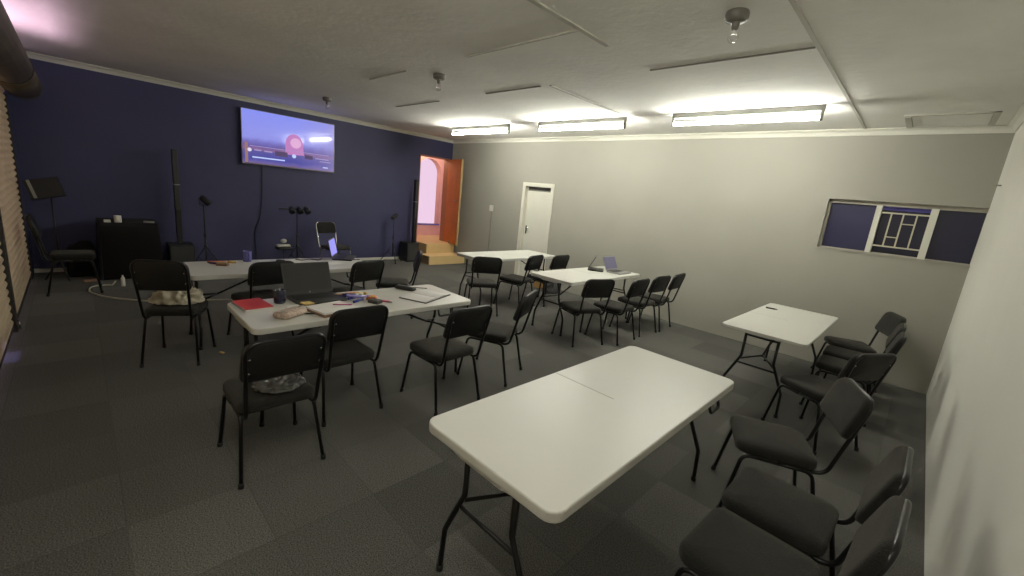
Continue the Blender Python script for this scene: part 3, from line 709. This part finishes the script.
b = B(); box(b, -.004, .004, -.10, .10, .044, .049); obj('zip', b, M_lgrey, t)
b = B(); pad(b, .15, .14, .004, [(0, 0), (0, .008), (.002, .009)], None, False); tag(obj('paper_pad', b, M_paper, loc=(-3.21, 1.10, TZ+.001), rotz=R(24)), 'small white paper pad between the pencil case and laptop', 'paper')
t = thing('notepad', 'white writing pad on a brown book in front of the black laptop', 'notepad', (-3.06, 1.28, TZ+.001), R(12))
b = B(); pad(b, .25, .30, .006, [(0, 0), (0, .018)], None, False); o = obj('brown_book', b, M_brown, t); o['label'] = 'brown book underneath'
b = B(); pad(b, .235, .29, .004, [(0, .0182), (0, .030), (.001, .031)], None, False); obj('paper_block', b, M_paper, t)
def pen(name, label, x, y, z, yaw, m, L=.14, r=.005, cap=None, group='pens and markers'):
    t = thing(name, label, 'pen', (x, y, z+r), R(yaw), group)
    b = B(); tube(b, [(-L/2, 0, 0), (L*.32, 0, 0)], r, 8); obj('barrel', b, m, t)
    b = B(); tube(b, [(L*.32, 0, 0), (L*.46, 0, 0), (L*.5, 0, 0)], [r*1.1, r*1.0, r*.4], 8); obj('cap', b, cap or m, t)
M_pinkpen = mat('pink_pen', (.45, .10, .25, 1), .4)
pen('pen', 'thin pink pen lying on the white writing pad', -3.07, 1.36, TZ+.032, 62, M_pinkpen)
pen('pen', 'dark pen lying between the pencil case and brown book', -3.04, 1.10, TZ+.002, 65, M_blk)
b = B(); pad(b, .075, .075, .002, [(0, 0), (0, .008)], None, False); tag(obj('sticky_notes', b, M_yel, loc=(-3.25, 1.165, TZ+.0195), rotz=R(10)), 'yellow sticky note pad on the left of the laptop keyboard', 'sticky notes')
# coloured markers piled right of the laptop
cols = {'blue': (.03, .04, .28), 'orange': (.62, .16, .02), 'yellow': (.60, .36, .05), 'green': (.10, .22, .12), 'lilac': (.32, .28, .60), 'navy': (.02, .02, .10), 'pink': (.5, .12, .2)}
CM = {k: mat('marker_'+k, (*v, 1), .4) for k, v in cols.items()}
seq = [(-3.44, 1.52, 80, 'yellow'), (-3.42, 1.55, 65, 'orange'), (-3.39, 1.53, 95, 'blue'), (-3.35, 1.55, 70, 'navy'), (-3.32, 1.57, 110, 'blue'), (-3.29, 1.56, 60, 'lilac'), (-3.45, 1.62, 88, 'orange'), (-3.42, 1.66, 75, 'yellow'), (-3.25, 1.60, 80, 'lilac'), (-3.38, 1.62, 100, 'green'), (-3.22, 1.56, 120, 'blue')]
for i, (x, y, a, cn) in enumerate(seq):
    pen('marker_pen', 'thick %s marker in the coloured pile right of the black laptop' % cn, x, y, TZ+.001+.020*(i in (3, 5, 8)), a, CM[cn], .13, .011, M_wht if i % 3 == 0 else None, 'markers piled on the laptop table')
t = thing('tape_roll', 'orange tape roll at the right of the marker pile', 'tape', (-3.24, 1.685, TZ+.001))
b = B(); lathe(b, [(.045, 0), (.045, .028), (.024, .028), (.024, .002)], seg=24); obj('tape', b, CM['orange'], t); b = B(); lathe(b, [(.0235, 0), (.0235, .029), (.020, .029), (.020, .003)], seg=20); obj('core', b, M_yel, t)
b = B(); pad(b, .10, .07, .008, [(.002, 0), (0, .004), (0, .026), (.004, .03)]); tag(obj('eraser_block', b, M_dgrey, loc=(-3.13, 1.66, TZ+.001), rotz=R(25)), 'dark grey block in front of the orange tape roll', 'block')
pen('marker_pen', 'pink marker lying right of the dark grey block', -3.12, 1.745, TZ+.001, 40, CM['pink'], .13, .009, M_wht, 'markers piled on the laptop table')
# open book and black zip case
t = thing('open_book', 'open white-paged notebook on the right half of the laptop table', 'book', (-3.15, 2.17, TZ+.001), R(23))
b = B(); pad(b, .285, .425, .008, [(0, 0), (0, .006)], None, False); o = obj('cover', b, M_blk, t); o['label'] = 'black cover'
for s in (-1, 1):
    b = B(); n = 8; A = []
    for k in range(n+1):
        f = k/n; yy = s*(.004+f*.198); A.append((yy, .0065+.012*sin(pi*min(1, f*1.15))*(1-f*.45)+.003))
    prism(b, [(A[0][0], .0062)]+A+[(A[-1][0], .0062)], 'x', -.133, .133); obj('page_block', b, M_paper, t)
t = thing('pouch', 'slim black zip case behind the open notebook', 'case', (-3.45, 2.14, TZ+.001), R(28))
b = B(); pad(b, .21, .085, .03, [(.01, 0), (0, .008), (.004, .024), (.02, .032), (.035, .034)], None, True, 5, .001); obj('case_body', b, M_blk, t)
b = B(); box(b, -.08, .08, -.003, .003, .0335, .037); obj('zip', b, M_lgrey, t)
pen('pen', 'grey pen beside the slim black zip case', -3.44, 2.30, TZ+.001, 50, M_lgrey)

# blue wall table
mug('mug', 'blue mug standing on the table near the blue wall', -5.16, 1.23, TZ+.001, .043, .115, M_lilac, R(-90))
sn = [(-5.12, .93, 70, 'orange'), (-5.09, .97, 100, 'yellow'), (-5.06, .92, 40, 'navy'), (-5.13, 1.02, 85, 'pink'), (-5.10, 1.06, 60, 'yellow')]
for x, y, a, cn in sn: pen('marker_pen', 'thick %s marker in the small pile left of the blue mug' % cn, x, y, TZ+.001, a, CM[cn], .13, .011, M_wht, 'markers beside the blue mug')
b = B(); pad(b, .10, .07, .01, [(.002, 0), (0, .004), (0, .02), (.004, .024)]); tag(obj('snack_box', b, M_brown, loc=(-4.99, .97, TZ+.001), rotz=R(60)), 'small dark brown box beside the markers by the blue mug', 'box')
b = B(); pad(b, .11, .065, .03, [(.006, 0), (0, .008), (.006, .024), (.02, .034)], None, True, 5, .002); tag(obj('computer_mouse', b, M_blk, loc=(-5.02, 1.52, TZ+.001), rotz=R(50)), 'black computer mouse on the blue wall table', 'mouse')
def sheet(label, x, y, a, w=.21, h=.297, z=0):
    b = B(); pad(b, w, h, .001, [(0, 0), (0, .002)], None, False); tag(obj('paper_sheet', b, M_paper, loc=(x, y, TZ+.001+z), rotz=R(a)), label, 'paper', 'loose papers')
sheet('loose white paper nearest the edge on the blue wall table', -4.86, 1.70, 15); sheet('loose white paper below the violet-screen laptop', -4.88, 1.98, -8); sheet('loose white paper next to the black computer mouse', -5.08, 1.74, 35)
b = B(); tube(b, catmull([(-5.16, 1.72, TZ+.007), (-5.10, 1.78, TZ+.007), (-5.14, 1.88, TZ+.007), (-5.08, 1.95, TZ+.007), (-5.16, 2.02, TZ+.007)], 6), .006); tag(obj('charger_cable', b, M_blk), 'short black charger cable curled on the blue wall table', 'cable')
pen('pen', 'black pen at the right end of the blue wall table', -5.02, 2.36, TZ+.001, 80, M_blk)
# pen on the window table
pen('marker_pen', 'black marker alone on the table below the window', -1.11, 5.57, TZ+.001, 8, M_blk, .12, .009, M_lgrey)

# cloth on the chair, bag on the seat
def blob(name, m, sx, sy, sz, seed, amp, loc, rotz, freq=5, label='', cat='', thing_parent=None):
    b = B(); bmesh.ops.create_icosphere(b, subdivisions=5, radius=1)
    for v in b.verts:
        p = v.co.copy(); q = Vector((p.x*sx, p.y*sy, p.z*sz))
        n1 = noise.noise(q*freq+Vector((seed, 0, 0))); n2 = abs(noise.noise(q*freq*2.3+Vector((0, seed, 0)))); n3 = noise.noise(q*freq*5+Vector((seed, seed, 0)))
        q += p.normalized()*(amp*(n1*.9-n2*1.3+n3*.35))
        if q.z < 0: q.z *= .12
        v.co = q
    zmin = min(v.co.z for v in b.verts)
    for v in b.verts: v.co.z -= zmin
    for f in b.faces: f.smooth = True
    o = obj(name, b, m, thing_parent, 0, loc, rotz)
    if label: tag(o, label, cat)
    return o
blob('jacket', M_linen, .20, .19, .16, 3.1, .08, (-4.62, .56, .503), R(161), 6, 'crumpled cream jacket lying on a black chair seat', 'jacket')
blob('plastic_bag', M_film, .16, .15, .045, 9.2, .03, (-2.60, .76, .470), R(180), 8, 'grey plastic bag lying on the nearest left chair seat', 'bag')
t = thing('backpack', 'dark grey backpack on the floor against the cream wall', 'backpack', (-4.90, 6.22, 0), R(20))
blob('bag_body', M_bag, .16, .20, .34, 5.5, .03, (0, 0, 0), 0, 4, thing_parent=t)
b = B(); tube(b, fillet([(0, -.05, .33), (0, -.05, .40), (0, .05, .40), (0, .05, .33)], .03), .008); obj('grab_loop', b, M_bag, t)
t = thing('paper_bag', 'tan paper bag on the floor left of the grey backpack', 'paper bag', (-5.30, 6.36, 0), R(10))
b = B(); prism(b, [(-.07, 0), (.07, 0), (.075, .24), (.03, .30), (-.03, .30), (-.075, .24)], 'y', -.11, .11); obj('bag_body', b, mat('tan_paper', (.50, .30, .10, 1), .8), t)
b = B(); pad(b, .05, .03, .01, [(.002, 0), (0, .004), (.004, .008)]); tag(obj('paper_scrap', b, M_yel, loc=(-4.48, .83, .001), rotz=R(30)), 'tiny yellow scrap of paper on the carpet', 'paper scrap')

# ------------------------------------------------------------------ light
w = bpy.data.worlds.new('sky'); S.world = w; w.use_nodes = True
bg = w.node_tree.nodes['Background']; bg.inputs[0].default_value = (.86, .62, .80, 1); bg.inputs[1].default_value = 1.0
def lamp(name, kind, loc, target, energy, col, size=.3, **kw):
    l = bpy.data.lights.new(name, kind); l.energy = energy; l.color = col
    if kind == 'AREA': l.shape = 'RECTANGLE'; l.size = size; l.size_y = kw.get('size_y', size)
    elif kind == 'SPOT': l.shadow_soft_size = size; l.spot_size = R(kw['angle']); l.spot_blend = kw.get('blend', .5)
    else: l.shadow_soft_size = size
    o = bpy.data.objects.new(name, l); COL.objects.link(o); o.location = loc
    d = Vector(target)-Vector(loc)
    o.rotation_euler = d.to_track_quat('-Z', 'Y').to_euler(); return o
lamp('street_glow', 'SPOT', (-6.6, -1.35, 2.12), (-6.3, .05, 2.9), 150, (1, .66, .88), .15, angle=100, blend=1)
lamp('daylight_under_shutter', 'SPOT', (-5.16, -1.15, .30), (-5.16, -.46, 0), 26, (.42, .36, 1), .03, angle=24, blend=.35)
lamp('passage_lamp', 'POINT', (-9.3, 6.4, 2.6), (-9.3, 6.4, 0), 28, (1, .72, .50), .12)

# ------------------------------------------------------------------ camera (fitted to the room's lines)
F, YAW, PIT, ROL, HC = 419.61076, .7611849, .2147169, .1031174, 1.72
fw = Vector((-sin(YAW)*cos(PIT), cos(YAW)*cos(PIT), -sin(PIT))); r = Vector((cos(YAW), sin(YAW), 0)); u = r.cross(fw)
r2 = r*cos(ROL)+u*sin(ROL); u2 = -r*sin(ROL)+u*cos(ROL)
cam = bpy.data.cameras.new('camera'); cam.sensor_width = 36; cam.lens = F/1024*36; cam.clip_start = .02
co = bpy.data.objects.new('camera', cam); COL.objects.link(co)
co.matrix_world = Matrix(((r2.x, u2.x, -fw.x, 0), (r2.y, u2.y, -fw.y, 0), (r2.z, u2.z, -fw.z, HC), (0, 0, 0, 1)))
S.camera = co
vs = S.view_settings; S.display_settings.display_device = 'sRGB'
vs.view_transform = 'Standard'; vs.look = 'None'; vs.gamma = 1; vs.use_curve_mapping = False; vs.exposure = 0
